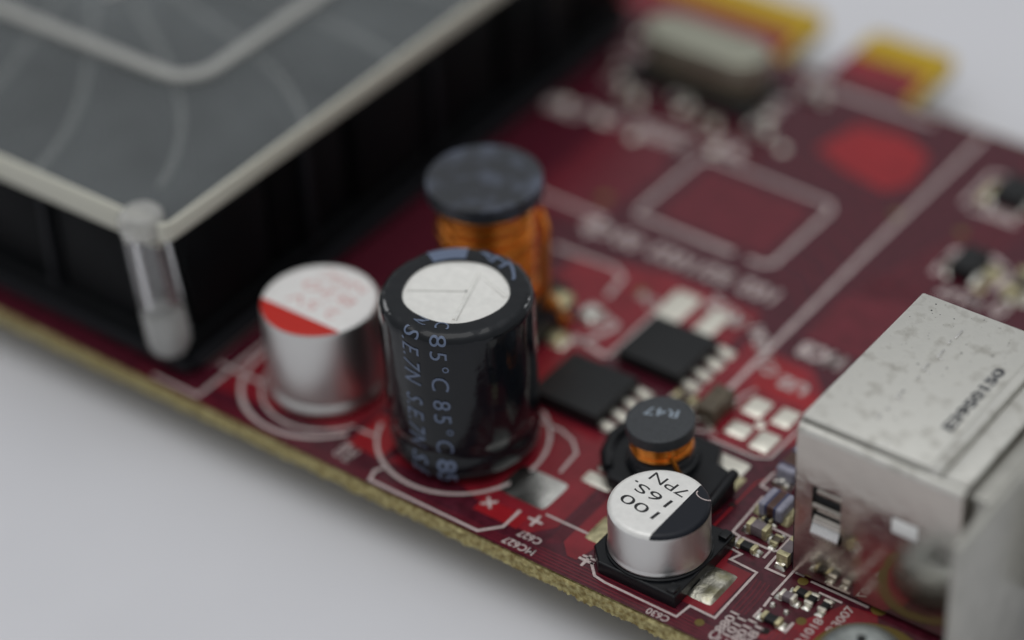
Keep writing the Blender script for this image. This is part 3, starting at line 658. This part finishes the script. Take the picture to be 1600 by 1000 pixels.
# carve the openings as real recesses: the front sheet is rebuilt round them
def sheet_with_holes(x0, x1, z0, z1, y, th, holes):
    xs = sorted({x0, x1, *[h[0] for h in holes], *[h[1] for h in holes]}); zs = sorted({z0, z1, *[h[2] for h in holes], *[h[3] for h in holes]})
    bm = bmesh.new()
    for a, b in zip(xs, xs[1:]):
        for c, d in zip(zs, zs[1:]):
            mx, mz = (a + b) / 2, (c + d) / 2
            if any(h[0] < mx < h[1] and h[2] < mz < h[3] for h in holes): continue
            vs = [bm.verts.new((a, y, c)), bm.verts.new((b, y, c)), bm.verts.new((b, y, d)), bm.verts.new((a, y, d))]
            bm.faces.new(vs)
    bmesh.ops.remove_doubles(bm, verts=bm.verts, dist=1e-4)
    r = bmesh.ops.extrude_face_region(bm, geom=bm.faces[:])
    for g in r['geom']:
        if isinstance(g, bmesh.types.BMVert): g.co.y += th
    bmesh.ops.recalc_face_normals(bm, faces=bm.faces)
    me = bpy.data.meshes.new('m'); bm.to_mesh(me); bm.free(); return me
holes = [(8.25, 10.2, 3.9, 7.75), (13.5, 15.3, 6.75, 7.95)]
link('front_plate', sheet_with_holes(7.1, 17.9, .4, 11.35, 7.9, .22, holes), M['steel_face'], face)
box('slot_recess', 8.05, 10.4, 8.13, 8.149, 3.7, 7.95, M['dark'], face)
box('white_insert', 13.53, 15.27, 7.86, 8.14, 6.78, 7.92, mat('white_plastic', (.88, .88, .86, 1), .5), face, .1)
def tongue(x0, x1, pts, m='steel_face'):
    v = []; f = []
    for y, z in pts: v += [(x0, y, z), (x1, y, z), (x0, y + .06, z - .02), (x1, y + .06, z - .02)]
    for i in range(len(pts) - 1):
        a = 4 * i; f += [(a, a + 1, a + 5, a + 4), (a + 2, a + 6, a + 7, a + 3), (a, a + 4, a + 6, a + 2), (a + 1, a + 3, a + 7, a + 5)]
    return link('spring_tongue', mesh('m', v, f), M[m], face, smooth=True)
tongue(8.5, 10.15, [(8.10, 7.45), (7.98, 7.3), (8.02, 7.05), (8.1, 6.95)]); tongue(8.3, 10.2, [(7.93, 6.45), (7.82, 6.3), (7.9, 6.1), (8.08, 5.7)]); tongue(8.35, 10.2, [(8.08, 5.4), (7.86, 5.15), (7.84, 5.0)])
tongue(8.35, 10.2, [(7.84, 4.95), (7.62, 4.45), (7.58, 4.25), (7.7, 4.0), (7.9, 3.9)], 'alu')
# rolled edge above the front plate, then the top sheet
def roll_me(x0, x1, yc, zc, r, n=7, a0=180, a1=90):
    v = []; f = []
    for i in range(n + 1):
        a = math.radians(a0 + (a1 - a0) * i / n); v += [(x0, yc + r * math.cos(a), zc + r * math.sin(a)), (x1, yc + r * math.cos(a), zc + r * math.sin(a))]
    for i in range(n): f.append((2 * i, 2 * i + 1, 2 * i + 3, 2 * i + 2))
    return mesh('m', v, f)
link('rolled_edge', roll_me(7.1, 17.9, 8.35, 11.33, .45), M['steel_top'], face, smooth=True)
box('seam_gap', 7.3, 17.7, 8.42, 8.75, 11.72, 11.84, M['bracket'], face)
box('top_sheet', 7.05, 15.45, 8.47, 22.4, 11.86, 12.2, M['steel_top'], face, .14)
prism('top_ridge', [(15.5, 8.3), (16.25, 8.3), (16.25, 22.3), (15.5, 22.3)], 11.7, 12.42, M['steel_top'], face, .16)
box('top_sheet', 16.32, 18.0, 8.3, 22.3, 11.7, 12.1, M['steel_top'], face, .14)
box('side_sheet', 7.0, 7.09, 8.3, 22.2, .35, 11.9, M['steel_top'], face)
box('side_foot', 6.86, 6.98, 8.2, 8.9, .2, 6.6, M['plastic'], face)
for i, (y0, L_) in enumerate(((10.4, .5), (11.4, .35), (12.6, 1.0), (14.8, .35), (15.7, .8), (17.2, .9), (18.7, .4), (19.4, .9))):
    box('embossed_mark', 10.78 + (i % 2) * .1, 10.90 + (i % 2) * .1, y0, y0 + L_, 12.19, 12.30, M['alu'], face, .04)
    if i in (2, 4, 5): box('embossed_mark', 10.95, 11.3, y0, y0 + .1, 12.19, 12.25, M['alu'], face, .02)
text('E3950150', 14.6, 15.1, 12.203, PI / 2, 6.6, .74, mat('smudged_dot_print', (.022, .025, .035, 1), .6, nscale=4.5, color2=(.38, .38, .37, 1), c2thr=(.54, .60)), face, ext=.003, bold=.05)
for i in range(90):
    x, y = random.uniform(7.4, 15.2), 22 - 13 * random.random() ** 1.4; r = random.uniform(.02, .07)
    link('speck', lathe_me([(0, .006), (r, .0)], 6), M['bracket'] if i % 3 else M['dark'], face, loc=(x, y, 12.203))
# ------------------------------------------------------------------ bracket
bk = link('mounting_bracket', box_me(19.7, 20.5, 3.0, 70, -4.1, 12.7, .38, 4), M['bracket'], card, smooth=True, label='grey steel mounting bracket at the right end, blurred close to the lens')
box('bracket_tab', 18.05, 19.6, 8.3, 22.3, 11.2, 11.55, M['bracket'], bk, .1)
box('bracket_cheek', 18.05, 19.65, 8.7, 9.0, .2, 11.15, M['bracket'], bk, .05)
box('socket_shell', 20.9, 24.4, 12.5, 26, 1.4, 9.9, M['steel_top'], bk, .8, seg=5)
# ------------------------------------------------------------------ screw
s1 = link('screw', lathe_me([(0, 1.75), (.5, 1.75)] + arc(1.2, .6, 1.55, 80, 5, 8) + [(2.8, .45), (2.85, .3), (2.8, .05), (0, .05)], 48), M['screw'], card, loc=(14.6, 3.1, 0), smooth=True, label='round zinc screw head at the bottom right of the board')
for a in (.5, .5 + PI / 2):
    q = link('screw_slot', box_me(-1.05, 1.05, -.26, .26, 1.45, 2.02, .04), M['dark'], s1, rz=a)
    q.scale = (1, 1, 1)
ringm = lathe_me([(3.0, 0), (3.1, .03), (3.55, .03), (3.6, 0)], 40)
link('screw_washer_ring', ringm, M['olive'], s1, loc=(0, .6, .015))

# ------------------------------------------------------------------ cooler
HX, HY0, HY1 = -36.2, 1.45, 54.5; HX0 = -89
ZT = 12.5
cool = link('fan_cooler', box_me(HX0 + .8, HX - .3, HY0 + .7, HY1 - .5, .35, 2.4, .25), M['heatsink'], card, smooth=True, label='black fan cooler under a smoky clear cover, filling the upper left')
box('heatsink_core', HX0 + 6, HX - 5.2, HY0 + 5.2, HY1 - 5, 2.4, 6.0, M['heatsink'], cool, .2)
for i in range(6):   # side walls split into upright fins
    y0 = HY0 + 2.2 + i * 8.7
    box('cooler_fin', HX - 2.6, HX - .75 - (i % 2) * .35, y0, y0 + 8.0, 2.4, ZT - 2.3, M['heatsink'], cool, .2)
    x0 = HX - 11.6 - i * 8.7
    box('cooler_fin', x0, x0 + 8.0, HY0 + 1.1 + (i % 2) * .3, HY0 + 2.8, 2.4, ZT - 2.3, M['heatsink'], cool, .2)
for p in ((HX - .9, HY0 + 14.0), (HX - .8, HY0 + 28), (HX - .8, HY0 + 42)):
    box('cooler_rib', p[0], p[0] + .5, p[1], p[1] + .5, 2.4, ZT - 2.2, M['heatsink_rib'], cool, .1)
for x in (HX - 12.6, HX - 24.5): box('cooler_rib', x, x + .45, HY0 + .6, HY0 + 1.1, 2.4, ZT - 2.2, M['heatsink_rib'], cool, .1)
box('base_lip', HX0 + 2, HX - .1, HY0 + .15, HY0 + .65, .3, 1.3, M['heatsink_rib'], cool, .12); box('base_lip', HX - .3, HX + .25, HY0 + .8, HY1 - 2, .3, 1.3, M['heatsink_rib'], cool, .12)
# cover sheet with frosted edges
prism('cover_sheet', [(HX0, HY0 + .35), (HX - .35, HY0 + .35), (HX - .35, HY1), (HX0, HY1)], ZT - .7, ZT - .1, M['acrylic'], cool)
prism('cover_corner', [(HX - .7, HY0), (HX - .25, HY0 + .15), (HX, HY0 + .7), (HX - .34, HY0 + .7), (HX - .7, HY0 + .34)], ZT - 1.3, ZT - .02, M['acrylic_edge'], cool)
box('cover_edge', HX0, HX - .7, HY0, HY0 + .34, ZT - 1.95, ZT, M['acrylic_edge'], cool, .08); box('cover_edge', HX - .34, HX, HY0 + .7, HY1, ZT - 1.35, ZT, M['acrylic_edge'], cool, .08)
IX, IY = HX - 9.9, HY0 + 13.6
def rrect(x0, x1, y0, y1, r, n=8):
    P = []
    for cx, cy, a in ((x1 - r, y0 + r, -90), (x1 - r, y1 - r, 0), (x0 + r, y1 - r, 90), (x0 + r, y0 + r, 180)):
        for i in range(n + 1):
            t = math.radians(a + 90 * i / n); P.append((cx + r * math.cos(t), cy + r * math.sin(t)))
    return P
link('cover_ridge', ribbon_me(rrect(HX0 + 10, IX, IY, HY1 - 9, 2.6), 1.1, ZT - .1, ZT + .25, True), M['acrylic_ridge'], cool)
# fan
hub = Vector((-66.0, 29.0, 0))
link('fan_hub', lathe_me([(0, 9.6), (6.5, 9.6), (7.5, 9.0), (7.8, 6.5), (7.8, 6.1)], 48), M['fan'], cool, loc=hub, smooth=True)
def blade_me(a0, rim=False):
    v = []; f = []; n = 0; wv = .42 if rim else .30
    for i in range(40):
        r = 8.2 + 27 * i / 39; a = math.radians(a0 - ((r - 21) / 11) ** 2 * 4.2)
        x, y = r * math.cos(a), r * math.sin(a)
        if x > HX - 1.0 - hub.x or y < HY0 + 1.0 - hub.y or y > HY1 - 1.0 - hub.y or r > 34.5: break
        nx_, ny_ = -math.sin(a) * wv / 2, math.cos(a) * wv / 2
        z0, z1 = (11.0, 11.35) if rim else (6.4, 10.98)
        v += [(x - nx_, y - ny_, z1), (x + nx_, y + ny_, z1), (x + nx_, y + ny_, z0), (x - nx_, y - ny_, z0)]; n += 1
    for i in range(n - 1):
        q = 4 * i
        for k in range(4): f.append((q + k, q + (k + 1) % 4, q + 4 + (k + 1) % 4, q + 4 + k))
    return mesh('m', v, f)
for i in range(21):
    a0 = -54.0 + i * 360 / 21
    link('fan_blade', blade_me(a0), M['fan'], cool, loc=hub)
    link('fan_blade_rim', blade_me(a0, True), M['blade_rim'], cool, loc=hub)
link('cover_ridge', ribbon_me(densify([(-59.4, 20.6), (-58.8, 23.5), (-57.8, 28.5)], .8), .7, ZT - .1, ZT + .15), M['acrylic_ridge'], cool)
link('cover_ridge', ribbon_me(densify([(-55.0, 25.0), (-52.2, 27.0), (-51, 32)], .8), .6, ZT - .1, ZT + .15), M['acrylic_ridge'], cool)
# clear corner post
PX, PY = -37.65, 2.0
post = link('cover_post', lathe_me([(.0, 1.5), (.7, 1.55), (1.2, 1.8), (1.45, 2.3), (1.5, 2.9), (1.45, ZT - .4), (1.45, ZT + .1), (1.0, ZT + .3), (.75, ZT + .3), (.72, ZT + .1), (.72, 5.6), (0, 5.4)], 40), M['glass'], cool, loc=(PX, PY, 0), smooth=True)
link('post_foot', lathe_me([(0, 5.2), (1.1, 5.0), (1.34, 4.2), (1.34, 2.9), (1.1, 1.95), (.6, 1.7), (0, 1.65)], 32), M['glass_foot'], post, smooth=True)
link('post_cap', lathe_me([(0, ZT + .55), (.6, ZT + .52), (1.2, ZT + .42), (1.52, ZT + .1), (1.56, ZT - .4), (1.52, ZT - 1.0)], 32), mat('hazy_acrylic', (.80, .79, .75, 1), 0.22, trans=.62, ior=1.4, bump=.2, bscale=1.5), post, smooth=True)
post.rotation_euler = (.03, -.065, 0)
